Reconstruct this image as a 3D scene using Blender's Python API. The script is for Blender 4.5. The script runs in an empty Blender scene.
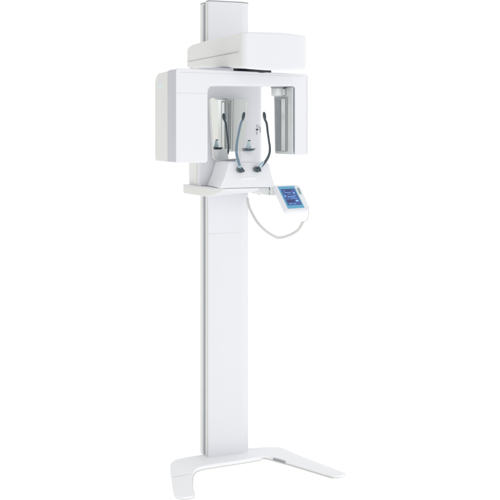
import bpy, bmesh, math
from mathutils import Vector, Matrix
R = math.radians
sc = bpy.context.scene
col = sc.collection

# ---------------------------------------------------------------- materials
def plastic(name, c, rough=0.34, spec=0.5, bump=0.0, coat=0.0, var=0.012):
    m = bpy.data.materials.new(name); m.use_nodes = True
    nt = m.node_tree; b = nt.nodes['Principled BSDF']
    tc = nt.nodes.new('ShaderNodeTexCoord')
    n = nt.nodes.new('ShaderNodeTexNoise'); n.inputs['Scale'].default_value = 7; n.inputs['Detail'].default_value = 4
    nt.links.new(tc.outputs['Object'], n.inputs['Vector'])
    mx = nt.nodes.new('ShaderNodeMix'); mx.data_type = 'RGBA'
    mx.inputs[6].default_value = (*[max(0, x - var) for x in c], 1)
    mx.inputs[7].default_value = (*[x + var for x in c], 1)
    nt.links.new(n.outputs['Fac'], mx.inputs[0]); nt.links.new(mx.outputs[2], b.inputs['Base Color'])
    mr = nt.nodes.new('ShaderNodeMapRange'); mr.inputs['To Min'].default_value = rough - .05; mr.inputs['To Max'].default_value = rough + .05
    nt.links.new(n.outputs['Fac'], mr.inputs['Value']); nt.links.new(mr.outputs[0], b.inputs['Roughness'])
    b.inputs['Specular IOR Level'].default_value = spec
    b.inputs['Coat Weight'].default_value = coat
    if bump:
        n2 = nt.nodes.new('ShaderNodeTexNoise'); n2.inputs['Scale'].default_value = 900
        nt.links.new(tc.outputs['Object'], n2.inputs['Vector'])
        bp = nt.nodes.new('ShaderNodeBump'); bp.inputs['Strength'].default_value = bump; bp.inputs['Distance'].default_value = .0004
        nt.links.new(n2.outputs['Fac'], bp.inputs['Height']); nt.links.new(bp.outputs[0], b.inputs['Normal'])
    return m
WHITE = plastic('white_enamel', (.80, .808, .846), .36, .4, .08)
WARM = plastic('warm_shaded_enamel', (.79, .79, .775), .36, .4, .08)  # warm tone of the left sides, partly shade put into the colour
SILVER = plastic('satin_aluminium', (.68, .70, .70), .35); SILVER.node_tree.nodes['Principled BSDF'].inputs['Metallic'].default_value = .35
BRIGHT = plastic('polished_aluminium', (.88, .89, .9), .16); BRIGHT.node_tree.nodes['Principled BSDF'].inputs['Metallic'].default_value = 1
LAV = plastic('lavender_shaded_side', (.58, .59, .64), .4)
CASTING = plastic('base_casting_white', (.90, .905, .93), .4, .3, .06)
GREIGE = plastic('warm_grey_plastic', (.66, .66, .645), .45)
GREY = plastic('mid_grey_plastic', (.34, .36, .37), .45)
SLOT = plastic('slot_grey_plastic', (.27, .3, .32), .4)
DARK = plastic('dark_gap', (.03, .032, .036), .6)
SLATE = plastic('slate_blue_plastic', (.035, .06, .08), .22, coat=.4, var=.004)
SLATE2 = plastic('blue_grey_plastic', (.14, .22, .29), .2, coat=.4, var=.006)
PALEBLUE = plastic('pale_blue_plastic', (.5, .64, .7), .25)
TEAL = plastic('green_grey_rubber', (.25, .38, .38), .4)
RUB = plastic('rubber_grey', (.2, .2, .21), .7)
BADGE = plastic('white_badge', (.86, .87, .9), .3)
ICE = plastic('ice_blue_badge', (.74, .84, .88), .3)
MIR = bpy.data.materials.new('mirror_glass'); MIR.use_nodes = True
_b = MIR.node_tree.nodes['Principled BSDF']; _b.inputs['Metallic'].default_value = 1
_b.inputs['Base Color'].default_value = (.87, .88, .86, 1); _b.inputs['Roughness'].default_value = .015
def lit(name, c, e):
    m = plastic(name, c, .12, .5, var=.0)
    b = m.node_tree.nodes['Principled BSDF']
    b.inputs['Emission Color'].default_value = (*c, 1); b.inputs['Emission Strength'].default_value = e
    return m
CYAN = lit('screen_cyan', (.08, .28, .42), .40)
NAVY = lit('screen_navy', (.03, .07, .22), .5)
INK = lit('screen_ink', (.012, .02, .10), .5)
SKYB = lit('screen_icon', (.16, .36, .75), .7)

# ---------------------------------------------------------------- helpers
def link(name, bm, m, parent=None, smooth=35, mat2=None, side=None):
    me = bpy.data.meshes.new(name)
    bmesh.ops.recalc_face_normals(bm, faces=bm.faces[:])
    bm.to_mesh(me); bm.free()
    me.materials.append(m)
    if mat2: me.materials.append(mat2)
    for p in me.polygons:
        p.use_smooth = True
        if mat2 and p.normal.dot(Vector(side or (-1, 0, 0))) > .8: p.material_index = 1  # faces turned to one side get the shade-toned second material
    me.set_sharp_from_angle(angle=R(smooth))
    o = bpy.data.objects.new(name, me); col.objects.link(o)
    if parent: o.parent = parent
    return o
def prism_bm(pts, h0, h1, axis='z', bev=0, seg=3, fn=None, bm=None, filt=None):
    """extrude the outline pts along axis from h0 to h1"""
    own = bm is None
    bm = bmesh.new()
    def P(a, b, h):
        return {'z': (a, b, h), 'y': (a, h, b), 'x': (h, a, b)}[axis]
    v0 = [bm.verts.new(P(a, b, h0)) for a, b in pts]; v1 = [bm.verts.new(P(a, b, h1)) for a, b in pts]
    n = len(pts)
    bm.faces.new(v0[::-1]); bm.faces.new(v1)
    for i in range(n): bm.faces.new((v0[i], v0[(i+1) % n], v1[(i+1) % n], v1[i]))
    if fn:
        for v in bm.verts: v.co = Vector(fn(v.co))
    bmesh.ops.recalc_face_normals(bm, faces=bm.faces[:])
    if bev:
        bm.normal_update()
        es = [e for e in bm.edges if e.calc_face_angle(0) > R(32) and (filt is None or filt(e))]
        bmesh.ops.bevel(bm, geom=es, offset=bev, offset_type='OFFSET', segments=seg, profile=.6, affect='EDGES', clamp_overlap=True)
    return bm
def box_bm(x0, x1, y0, y1, z0, z1, bev=0, seg=3, fn=None):
    return prism_bm([(x0, y0), (x1, y0), (x1, y1), (x0, y1)], z0, z1, 'z', bev, seg, fn)
def merge(*bms):
    out = bmesh.new()
    for b in bms:
        me = bpy.data.meshes.new('tmp'); b.to_mesh(me); b.free(); out.from_mesh(me); bpy.data.meshes.remove(me)
    return out
def rnd(pts, radii, seg=8):
    """round the corners of an outline; radii per point"""
    out = []; n = len(pts)
    for i, (p, r) in enumerate(zip(pts, radii)):
        p = Vector(p)
        if r <= 0: out.append(tuple(p)); continue
        a = Vector(pts[i-1]) - p; b = Vector(pts[(i+1) % n]) - p
        r = min(r, a.length*.48, b.length*.48) if False else r
        a.normalize(); b.normalize()
        ang = a.angle(b); d = r / math.tan(ang/2)
        t0 = p + a*d; t1 = p + b*d
        c = p + (a+b).normalized() * (r / math.sin(ang/2))
        s = t0 - c; e = t1 - c
        tot = s.angle(e); sg = 1 if s.x*e.y - s.y*e.x > 0 else -1
        for k in range(seg+1):
            th = sg*tot*k/seg
            out.append((c.x + s.x*math.cos(th) - s.y*math.sin(th), c.y + s.x*math.sin(th) + s.y*math.cos(th)))
    return out
def catmull(pts, k=8):
    P = [Vector(p) for p in pts]; P = [2*P[0]-P[1]] + P + [2*P[-1]-P[-2]]; out = []
    for i in range(1, len(P)-2):
        for j in range(k):
            t = j/k; a, b, c, d = P[i-1], P[i], P[i+1], P[i+2]
            out.append(.5*((2*b)+(c-a)*t+(2*a-5*b+4*c-d)*t*t+(3*b-a-3*c+d)*t**3))
    out.append(P[-2]); return out
def tube_bm(pts, rad, k=8, seg=14, flat=1.0, rib=0):
    """swept tube; rad is a number or a list per control point"""
    n0 = len(pts); C = catmull(pts, k); bm = bmesh.new(); rings = []
    up = Vector((0, 1, 0))
    for i, p in enumerate(C):
        t = (C[min(i+1, len(C)-1)] - C[max(i-1, 0)]).normalized()
        s = t.cross(up).normalized(); w = s.cross(t).normalized()
        if isinstance(rad, (list, tuple)):
            f = i/k; a = min(int(f), n0-1); b = min(a+1, n0-1); r = rad[a]+(rad[b]-rad[a])*(f-a)
        else: r = rad
        if rib: r *= 1 + (rib if i % 2 else -rib)
        rings.append([bm.verts.new(p + s*math.cos(2*math.pi*q/seg)*r + w*math.sin(2*math.pi*q/seg)*r*flat) for q in range(seg)])
    for a, b in zip(rings, rings[1:]):
        for q in range(seg): bm.faces.new((a[q], a[(q+1) % seg], b[(q+1) % seg], b[q]))
    bm.faces.new(rings[0][::-1]); bm.faces.new(rings[-1]); return bm
def ellipsoid(c, r, seg=20, rot=None):
    bm = bmesh.new(); M = Matrix.Translation(c) @ (rot or Matrix.Identity(4)) @ Matrix.Diagonal((*r, 1))
    bmesh.ops.create_uvsphere(bm, u_segments=seg, v_segments=seg//2, radius=1, matrix=M); return bm
def cyl(c, r, h, axis='z', seg=40, bev=0, r2=None):
    bm = bmesh.new(); rot = {'z': Matrix.Identity(4), 'y': Matrix.Rotation(R(90), 4, 'X'), 'x': Matrix.Rotation(R(90), 4, 'Y')}[axis]
    bmesh.ops.create_cone(bm, cap_ends=True, segments=seg, radius1=r, radius2=r if r2 is None else r2, depth=h, matrix=Matrix.Translation(c) @ rot)
    if bev:
        bm.normal_update()
        bmesh.ops.bevel(bm, geom=[e for e in bm.edges if e.calc_face_angle(0) > R(50)], offset=bev, segments=2, profile=.5, affect='EDGES')
    return bm

# ---------------------------------------------------------------- the machine (local axes: x to its right, -y its front)
root = bpy.data.objects.new('dental_xray_machine', None); col.objects.link(root)
root.location = (-.105, -.02, 0); root.rotation_euler = (0, 0, R(19))
root['label'] = 'tall white panoramic dental x-ray machine standing on a low two-footed base'
root['category'] = 'x-ray machine'

# base: low casting with two splayed feet
outl = [(-.104, .047), (-.236, .032), (-.284, .006), (-.310, -.045), (-.336, -.165), (-.370, -.355), (-.364, -.388), (-.345, -.405),
        (-.308, -.408), (-.287, -.388), (-.264, -.28), (-.228, -.160), (-.188, -.107), (-.12, -.092), (.02, -.083), (.135, -.072), (.188, -.075),
        (.374, -.375), (.392, -.395), (.425, -.404), (.447, -.392), (.448, -.370), (.335, -.125), (.292, -.012), (.25, .034), (.108, .056)]
def smooth_outline(p, k=5):
    n = len(p); out = []
    for i in range(n):
        a, b, c, d = [Vector((*p[(i+q) % n], 0)) for q in (-1, 0, 1, 2)]
        if i == n-1: out.append(p[i]); continue
        for j in range(k):
            t = j/k; v = .5*((2*b)+(c-a)*t+(2*a-5*b+4*c-d)*t*t+(3*b-a-3*c+d)*t**3); out.append((v.x, v.y))
    return out
bo = smooth_outline(outl)
def basefn(v):
    z = v.z
    if z > .02:
        z = .0225 - .0075*max(0, min(1, (-v.y-.04)/.35))
    return (v.x, v.y, z)
base = link('base', prism_bm(bo, .006, .036, 'z', .004, 3, basefn), CASTING, root, 40)
link('shadow_gap_strip', prism_bm([(.2015, -.0975), (.2395, -.159), (.2355, -.159), (.1975, -.0975)], .009, .0165, 'z'), GREY, base)  # grey strip painting the shadow gap along the foot's side
link('floor_shadow_line', prism_bm([((x-.0)*.985, y*.985-.001) for x, y in bo], .0008, .0058, 'z'), GREIGE, base)  # grey layer added to draw the shadow line where base meets floor
link('foot_seam', prism_bm([(-.332, -.176), (-.243, -.171), (-.243, -.174), (-.332, -.180)], .012, .0203), SILVER, base)
for p in ((-.335, -.36), (.405, -.36), (-.28, -.06), (.23, -.05)):
    link('levelling_foot', cyl((p[0], p[1], .004), .016, .008), RUB, base)

# column
def xsec(xl, xr, yb):
    return [(xl, yb), (xl, .085), (xl+.016, .085), (xl+.016, .042), (xl, .042), (xl, .006), (xl+.006, 0), (xr-.046, 0), (xr-.036, .004), (xr-.006, .020), (xr, .027), (xr, .042), (xr-.016, .042), (xr-.016, .085), (xr, .085), (xr, yb)]
column = link('column', prism_bm(xsec(-.108, .111, .138), 0, 2.277, 'z', .0015, 2), WHITE, root, 30)
link('track', box_bm(-.106, -.0865, .044, .083, .01, 2.27), SLOT, column)
link('track', box_bm(.0885, .108, .0425, .0845, .01, 2.27), SLOT, column)
for y0, y1 in ((.012, .036), (.092, .132)):
    link('side_trim', box_bm(-.1105, -.1082, y0, y1, .012, 2.268, .0008, 1), WARM, column)
link('top_cap', prism_bm(xsec(-.1085, .1115, .1385), 2.2775, 2.2815, 'z'), GREY, column)
# joint in the front cover
link('cover_joint', merge(box_bm(-.104, .064, -.0006, .001, 1.1255, 1.1275), box_bm(-.1113, -.11, .012, .036, 1.1255, 1.1275)), SILVER, column)

# carriage riding on the column
def notch(x0, x1, y0, y1, cl=-.1135, cr=.116):
    return [(x0, y0), (x1, y0), (x1, y1), (cr, y1), (cr, -.003), (cl, -.003), (cl, y1), (x0, y1)]
car = notch(-.188, .142, -.10, .075)
car = rnd(car, [.012, .02, .012, 0, 0, 0, 0, .012])
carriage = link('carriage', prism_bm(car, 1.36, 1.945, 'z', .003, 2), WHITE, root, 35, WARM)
link('shut_line', box_bm(-.1892, -.1872, -.088, -.078, 1.372, 1.9), GREIGE, carriage)
# shelf under the carriage with the swept-up edge
def plan():
    left = [(-.222, .05), (-.205, -.08), (-.186, -.18), (-.166, -.25), (-.14, -.30), (-.112, -.328)]
    L = catmull([(a, b, 0) for a, b in left], 4)
    L = [(v.x, v.y) for v in L]
    Rr = [(-.03 - (a+.03)*.82, b) for a, b in L][::-1]
    return L + Rr + [(.116, .05), (.116, -.003), (-.1135, -.003), (-.1135, .05)]
def shelffn(v):
    z = v.z
    if z < 1.35:
        t = max(0, min(1, (-v.y-.2)/.13)); z = 1.327 + .037*t*t
        # belly slopes inward
    return (v.x, v.y, z)
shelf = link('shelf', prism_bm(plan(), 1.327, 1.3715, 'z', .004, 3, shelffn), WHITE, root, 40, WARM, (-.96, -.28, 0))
link('edge_line', box_bm(-.176, -.12, -.125, -.118, 1.3718, 1.375), GREY, shelf)

# mirror plate, turned a little more towards the patient, on a short holder
def mirror_out(g=0):
    return rnd([(-.078-g*.8, -.150-g), (.082+g*.8, -.140-g), (.100+g, .146+g), (-.101-g, .148+g)], [.02+g, .02+g, .022+g, .012+g])
mirror = link('mirror', prism_bm(mirror_out(.002), .001, .012, 'y', .002, 2), SILVER, root)
mirror.location = (-.056, -.172, 1.645); mirror.rotation_euler = (0, 0, R(9.5))
link('glass', prism_bm(mirror_out(-.001), -.0006, .0002, 'y'), MIR, mirror)
link('holder', box_bm(-.05, .05, .0125, .062, -.10, .09, .006, 3), WHITE, mirror)
# small marks on the carriage
link('aiming_light', merge(cyl((.113, -.103, 1.642), .0045, .008, 'y', 20, .001)), DARK, carriage)
for x, z0, z1, w in ((.1135, 1.652, 1.668, .0012), (.1125, 1.618, 1.632, .0016), (.130, 1.628, 1.654, .0012), (.123, 1.648, 1.664, .0009)):
    link('scale_mark', box_bm(x-w, x+w, -.1018, -.0995, z0, z1), GREY, carriage)

# chin rest console
tr = rnd([(-.150, 1.373), (.123, 1.373), (.103, 1.43), (.092, 1.486), (-.105, 1.494), (-.124, 1.43)], [.003, .003, .12, .016, .014, .16])
console = link('patient_console', prism_bm(tr, -.33, -.1235, 'y', .006, 4), WHITE, root, 40)
link('name_plate', prism_bm(rnd([(-.049, 1.409), (.024, 1.409), (.024, 1.4215), (-.049, 1.4215)], [.003]*4), -.3315, -.3295, 'y', .0005, 1), BADGE, console)
# wing joining the console to the shelf
# pedestal and chin rest
def pedfn(v):
    t = (v.z-1.487)/.055
    k = 1.25 - .45*t
    return (-.016+(v.x+.016)*k, v.y, v.z)
link('pedestal', box_bm(-.046, .014, -.325, -.27, 1.486, 1.545, .005, 3, pedfn), WHITE, root)
dish = rnd([(-.050, -.375), (-.004, -.38), (.020, -.345), (.004, -.30), (-.048, -.30)], [.02, .02, .015, .02, .02])
def dishfn(v):
    z = v.z
    if z < 1.55: return (-.018+(v.x+.018)*.72, -.33+(v.y+.33)*.72, z)
    return (v.x, v.y, z + .004*abs(v.x+.018)/.04)
chin = link('chin_rest', prism_bm(dish, 1.545, 1.553, 'z', .0015, 2, dishfn), SLATE, root)
chin.location.x = .008
link('bite_post', merge(cyl((-.02, -.335, 1.572), .0135, .034, 'z', 24, 0, .0055)), PALEBLUE, chin)
link('bite_tip', merge(cyl((-.016, -.335, 1.591), .0068, .005, 'z', 20, .001)), SLATE, chin)

# temple supports
def temple(pts, radii, padc, tilt, m, kc, base0):
    t = link('temple_support', tube_bm(pts, radii, 8, 14, .8), m, root, 60)
    link('pad', ellipsoid(padc, (.0075, .013, .02), 20, Matrix.Rotation(R(tilt), 4, 'Y')), SLATE, t, 60)
    link('knob', merge(cyl((kc[0], -.345, kc[2]), .0135, .032, 'y', 28, .002), ellipsoid((kc[0]+.006, -.358, kc[2]-.002), (.014, .01, .0085), 18, Matrix.Rotation(R(20), 4, 'Y'))), SLATE, t)
    link('sleeve', tube_bm(base0, .0085, 4, 14), PALEBLUE, t, 60)
temple([(-.047, -.362, 1.705), (-.0475, -.362, 1.69), (-.057, -.362, 1.672), (-.065, -.362, 1.64), (-.0735, -.362, 1.6), (-.079, -.362, 1.56), (-.078, -.362, 1.527), (-.068, -.362, 1.49), (-.055, -.358, 1.458)],
       [.004, .0055, .0055, .0055, .0055, .006, .0062, .0065, .006], (-.046, -.364, 1.704), 12, SLATE2, (-.057, 0, 1.457), [(-.060, -.357, 1.470), (-.069, -.357, 1.494), (-.0735, -.357, 1.506)])
temple([(.057, -.362, 1.705), (.059, -.362, 1.69), (.068, -.362, 1.668), (.073, -.362, 1.63), (.079, -.362, 1.59), (.0835, -.362, 1.56), (.081, -.362, 1.53), (.064, -.362, 1.497), (.03, -.358, 1.46)],
       [.004, .0055, .0055, .005, .0048, .005, .006, .0065, .006], (.056, -.364, 1.705), -8, SLATE, (.024, 0, 1.458), [(.035, -.357, 1.468), (.047, -.357, 1.482), (.056, -.357, 1.492)])

# support head cantilevered from the carriage
hx0, hx1 = -.192, .118
hp = [(hx0, .09), (hx0, .075), (hx0, .045), (hx0, .0), (hx0, -.2), (hx0, -.5)] + rnd([(hx0, -.1), (hx0+.008, -.757), (-.03, -.775), (hx1, -.752), (hx1+.012, -.3)], [0, .035, .4, .07, 0], 8)[1:-1] + [(hx1+.012, -.3), (.14, .09), (.116, .09), (.116, -.004), (-.1135, -.004), (-.1135, .09)]
def headfn(v):
    t = (v.y+.76)/.85
    zb = 1.8975 + .05*t; zt = 2.045+.018*t; zb -= .010*max(0, min(1, (-v.y-.5)/.25)); zt -= .014*max(0, (v.y+.03)/.12)**1.5
    w = (v.x-hx0)/(hx1-hx0)
    if v.z < 1:
        z = zb + (.003+.008*max(0, min(1, (-v.y-.4)/.3)))*min(1, abs(w-.42)/.5)**2
        z += .0
    else: z = zt - .006*max(0, w-.6)/.4
    return (v.x, v.y, z)
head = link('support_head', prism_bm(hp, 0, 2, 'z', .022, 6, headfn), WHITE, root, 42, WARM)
# seam along the head's side, slightly proud
link('seam', prism_bm([(.070, 1.9795), (-.728, 1.963), (-.728, 1.965), (.070, 1.9815)], hx0-.0015, hx0+.001, 'x'), GREY, head)
# collar under the head, the gap's shadow put into its near-black colour
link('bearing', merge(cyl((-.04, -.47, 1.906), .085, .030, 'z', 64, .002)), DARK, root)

# rotating arm
ARM_M = dict(loc=(-.4296, -.6241, 0), rz=R(10))
W = .655
U = [(0, 1.503), (.148, 1.501), (.148, 1.829), (.583, 1.836), (.583, 1.528), (W, 1.528), (W, 1.8925), (0, 1.898)]
U = rnd(U, [.006, .014, .028, .01, .01, .01, .018, .014])
arm = link('rotating_arm', prism_bm(U, 0, .088, 'y', .009, 5), WHITE, root, 40, LAV)  # left faces take darker lavender, side shade put into the colour
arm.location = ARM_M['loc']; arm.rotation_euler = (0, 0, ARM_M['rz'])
# rear part of the beam
link('beam_rear', prism_bm(rnd([(.10, 1.834), (.62, 1.842), (W-.006, 1.85), (W-.006, 1.892), (.10, 1.892)], [.004, .004, .01, .012, .004]), .0895, .2, 'y', .006, 3), WHITE, arm)
# seam across the left front and the beam
link('seam', box_bm(.006, .1475, -.0006, .001, 1.7935, 1.795), SILVER, arm)
link('seam', box_bm(W-.011, W-.0095, -.0006, .001, 1.535, 1.885), SILVER, arm)
link('seam', box_bm(.02, W-.03, -.0006, .001, 1.8805, 1.882), SILVER, arm)
# tube head behind the left shell, big rounded shoulder
def tubefn(v):
    t = max(0, (v.y-.09)/.145)
    return (v.x, v.y, v.z)
th = prism_bm(rnd([(.09, 1.8915), (.235, 1.885), (.235, 1.506), (.09, 1.503)], [.004, .05, .016, .003], 10), .0045, .146, 'x', .02, 6)
tube = link('tube_head', th, WARM, arm, 45)
link('gap_strip', prism_bm(rnd([(.086, 1.889), (.0925, 1.889), (.0925, 1.506), (.086, 1.506)], [.001]*4), .003, .14, 'x'), GREY, tube)
link('badge', prism_bm(rnd([(.160, 1.822), (.196, 1.822), (.196, 1.840), (.160, 1.840)], [.006]*4), .0032, .006, 'x', .0006, 1), ICE, tube)
# sensor head on the right, inner face towards the patient
sh = prism_bm([(.5845, .006), (W-.004, .0895), (W-.004, .185), (.5845, .172)], 0, 1, 'z') ; sh.free()
sens = link('sensor_head', prism_bm(rnd([(.0895, 1.53), (.160, 1.53), (.172, 1.836), (.0895, 1.836)], [.002, .012, .004, .002]), .578, W-.004, 'x', .003, 2), SILVER, arm)
link('inner_plate', prism_bm(rnd([(.005, 1.531), (.158, 1.531), (.170, 1.832), (.005, 1.832)], [.004, .01, .004, .004]), .572, .577, 'x', .0012, 2), SILVER, sens)
link('recess_frame', prism_bm(rnd([(.045, 1.542), (.150, 1.542), (.158, 1.79), (.045, 1.79)], [.006]*4), .5695, .5715, 'x', .0008, 1), GREY, sens)
link('slot', prism_bm(rnd([(.105, 1.546), (.135, 1.546), (.137, 1.775), (.105, 1.775)], [.003]*4), .5675, .569, 'x'), SLOT, sens)
link('slot_edge', prism_bm(rnd([(.06, 1.546), (.092, 1.546), (.092, 1.782), (.06, 1.782)], [.003]*4), .5665, .569, 'x', .0008, 1), SILVER, sens)
link('spindle', merge(cyl((.542, .085, 1.812), .028, .036, 'z', 40, .003), box_bm(.542, .571, .06, .11, 1.797, 1.827, .003)), SILVER, sens)
link('spindle_collar', cyl((.542, .085, 1.8325), .031, .005, 'z', 40, .001), GREY, sens)

# panel arm and bracket
pa = prism_bm([(.0, 1.3705), (.0, 1.364), (.04, 1.350), (.075, 1.337), (.097, 1.334), (.097, 1.3705)], -.315, -.285, 'y', .002, 2)
parm = link('panel_arm', pa, SILVER, root)
link('bracket', merge(box_bm(.1015, .128, -.318, -.282, 1.333, 1.374, .003, 2), cyl((.0992, -.3, 1.353), .012, .006, 'x', 24)), SILVER, parm)

# control panel, tilted up towards the operator (built in its own plane: x across, y up the screen)
Minv = (Matrix.Translation((-.105, -.02, 0)) @ Matrix.Rotation(R(19), 4, 'Z')).inverted()
p_ = Vector((17, 10.7, 0)).normalized(); q_ = Vector((9.5, -15, -20)); q_ = (q_ - q_.dot(p_)*p_).normalized()
n_ = p_.cross(-q_).normalized()
P0 = Vector((.1292, -.29, 1.3997-.0-.0)) 
s = 4.21/900
P0 = Vector((27.6*s, -.29, 1.64-56.8*s))
Mp = Matrix((( p_.x, -q_.x, n_.x, P0.x), (p_.y, -q_.y, n_.y, P0.y), (p_.z, -q_.z, n_.z, P0.z), (0, 0, 0, 1)))
k = s
panel = link('control_panel', prism_bm(rnd([(-3.0*k, -30.5*k), (26*k, -30.5*k), (27.5*k, -1*k), (24*k, 2*k), (-3.2*k, 2*k)], [.012, .02, .012, .008, .006]), -.023, 0, 'z', .004, 4), WHITE, root, 40)
panel.matrix_local = Minv @ Mp
scr = link('screen', prism_bm(rnd([(0, -27.5*k), (20*k, -27.5*k), (20*k, 0), (0, 0)], [.002]*4), .0003, .0012, 'z'), CYAN, panel)
link('display', box_bm(1.6*k, 18.6*k, -23.8*k, -3.4*k, .0013, .0018), NAVY, scr)
for x0, x1, y0, y1 in ((4.5, 13, -6.8, -5.2), (5, 12, -11, -9), (3, 12, -20, -17.2), (2.4, 16, -4.3, -3.7)):
    link('screen_row', box_bm(x0*k, x1*k, y0*k, y1*k, .0019, .0022), INK, scr)
for x0, x1, y0, y1 in ((2.6, 4.4, -13, -11.4), (13.5, 16.5, -19.6, -17.6), (6, 15, -13.6, -13.1), (5, 12, -8.2, -7.8), (14.5, 16.5, -9.5, -8), (9, 16, -15.6, -15.2), (4, 7.5, -22.4, -21.9), (9, 12, -22.4, -21.9), (4.6, 6, -6.2, -5.7), (7, 11.5, -10.2, -9.8), (13.4, 16.6, -12, -11.7)):
    link('screen_icon', box_bm(x0*k, x1*k, y0*k, y1*k, .0019, .0023), SKYB, scr)
link('button', prism_bm(rnd([(22.3*k, -10.5*k), (24.5*k, -10.5*k), (24.5*k, -2.6*k), (22.3*k, -2.6*k)], [.004]*4), .0002, .0025, 'z', .0008, 2), TEAL, panel)

# coiled hose from the panel to the column
hp_ = [(.09, -.02, 1.30), (.088, -.06, 1.255), (.101, -.13, 1.195), (.128, -.16, 1.158), (.157, -.16, 1.136), (.203, -.16, 1.114), (.252, -.17, 1.124), (.292, -.19, 1.150), (.308, -.21, 1.185)]
hose = link('hose', tube_bm(hp_, .0068, 22, 14, 1, .05), GREIGE, root, 60)
link('connector', tube_bm([(.3045, -.2065, 1.176), (.308, -.213, 1.189), (.310, -.2165, 1.195)], [.0078, .0078, .004], 6, 16), GREIGE, hose)
link('cord', tube_bm([(.306, -.21, 1.181), (.310, -.225, 1.193), (.319, -.24, 1.205), (.323, -.25, 1.225), (.320, -.262, 1.262)], .0022, 6, 10), SILVER, hose)

# ---------------------------------------------------------------- ground: white floor, emission added to wash it out to pure white
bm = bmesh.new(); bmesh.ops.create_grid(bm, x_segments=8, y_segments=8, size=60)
gm = bpy.data.materials.new('white_floor_glow'); gm.use_nodes = True
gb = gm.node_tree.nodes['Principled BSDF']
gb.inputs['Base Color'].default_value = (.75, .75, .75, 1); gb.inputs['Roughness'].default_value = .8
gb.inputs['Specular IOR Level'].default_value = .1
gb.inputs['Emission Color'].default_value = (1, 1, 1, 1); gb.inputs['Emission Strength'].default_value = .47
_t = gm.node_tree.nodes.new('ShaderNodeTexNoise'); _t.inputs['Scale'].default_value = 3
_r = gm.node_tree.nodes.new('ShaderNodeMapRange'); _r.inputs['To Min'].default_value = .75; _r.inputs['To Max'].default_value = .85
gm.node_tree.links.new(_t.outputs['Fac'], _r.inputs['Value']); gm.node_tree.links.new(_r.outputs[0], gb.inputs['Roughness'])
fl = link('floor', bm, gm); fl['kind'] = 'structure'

# ---------------------------------------------------------------- light
w = bpy.data.worlds.new('World'); sc.world = w; w.use_nodes = True
nt = w.node_tree; bg = nt.nodes['Background']
tc = nt.nodes.new('ShaderNodeTexCoord')
def grad(direction, a, b):
    d = nt.nodes.new('ShaderNodeVectorMath'); d.operation = 'DOT_PRODUCT'
    d.inputs[1].default_value = Vector(direction).normalized()
    nt.links.new(tc.outputs['Generated'], d.inputs[0])
    m = nt.nodes.new('ShaderNodeMapRange'); m.interpolation_type = 'SMOOTHSTEP'
    m.inputs['From Min'].default_value = a; m.inputs['From Max'].default_value = b
    nt.links.new(d.outputs['Value'], m.inputs['Value']); return m
g1 = grad((-.9, -.42, .0), .0, .75)
mx = nt.nodes.new('ShaderNodeMix'); mx.data_type = 'RGBA'
mx.inputs[6].default_value = (1.06, 1.06, 1.06, 1); mx.inputs[7].default_value = (.52, .525, .505, 1)
nt.links.new(g1.outputs[0], mx.inputs[0])
g2 = grad((.62, -.78, 0), .3, .85)
mx2 = nt.nodes.new('ShaderNodeMix'); mx2.data_type = 'RGBA'
mx2.inputs[7].default_value = (.88, .88, .865, 1)
nt.links.new(g2.outputs[0], mx2.inputs[0]); nt.links.new(mx.outputs[2], mx2.inputs[6]); nt.links.new(mx2.outputs[2], bg.inputs['Color'])
bg.inputs['Strength'].default_value = 1.0
def area(name, loc, tgt, size, power, c=(1, 1, 1)):
    l = bpy.data.lights.new(name, 'AREA'); l.shape = 'RECTANGLE'; l.size = size; l.size_y = size*1.3; l.energy = power; l.color = c
    o = bpy.data.objects.new(name, l); col.objects.link(o); o.location = loc
    o.rotation_euler = (Vector(tgt)-Vector(loc)).to_track_quat('-Z', 'Y').to_euler()
area('front_fill', (1.0, -9.0, 3.6), (-.05, -.2, 1.0), 2.6, 70, (.97, .98, 1))  # unseen fill lamp, added to lift the front faces

# ---------------------------------------------------------------- camera
cd = bpy.data.cameras.new('camera'); co = bpy.data.objects.new('camera', cd); col.objects.link(co)
co.location = (0, -4.5, 1.64); co.rotation_euler = (R(90), 0, 0)
cd.lens = 64.8; cd.sensor_width = 36; cd.shift_y = -.24; cd.clip_end = 300
sc.camera = co
sc.view_settings.view_transform = 'Standard'; sc.view_settings.look = 'None'; sc.view_settings.exposure = 0
sc.render.resolution_x = 1024; sc.render.resolution_y = 1024
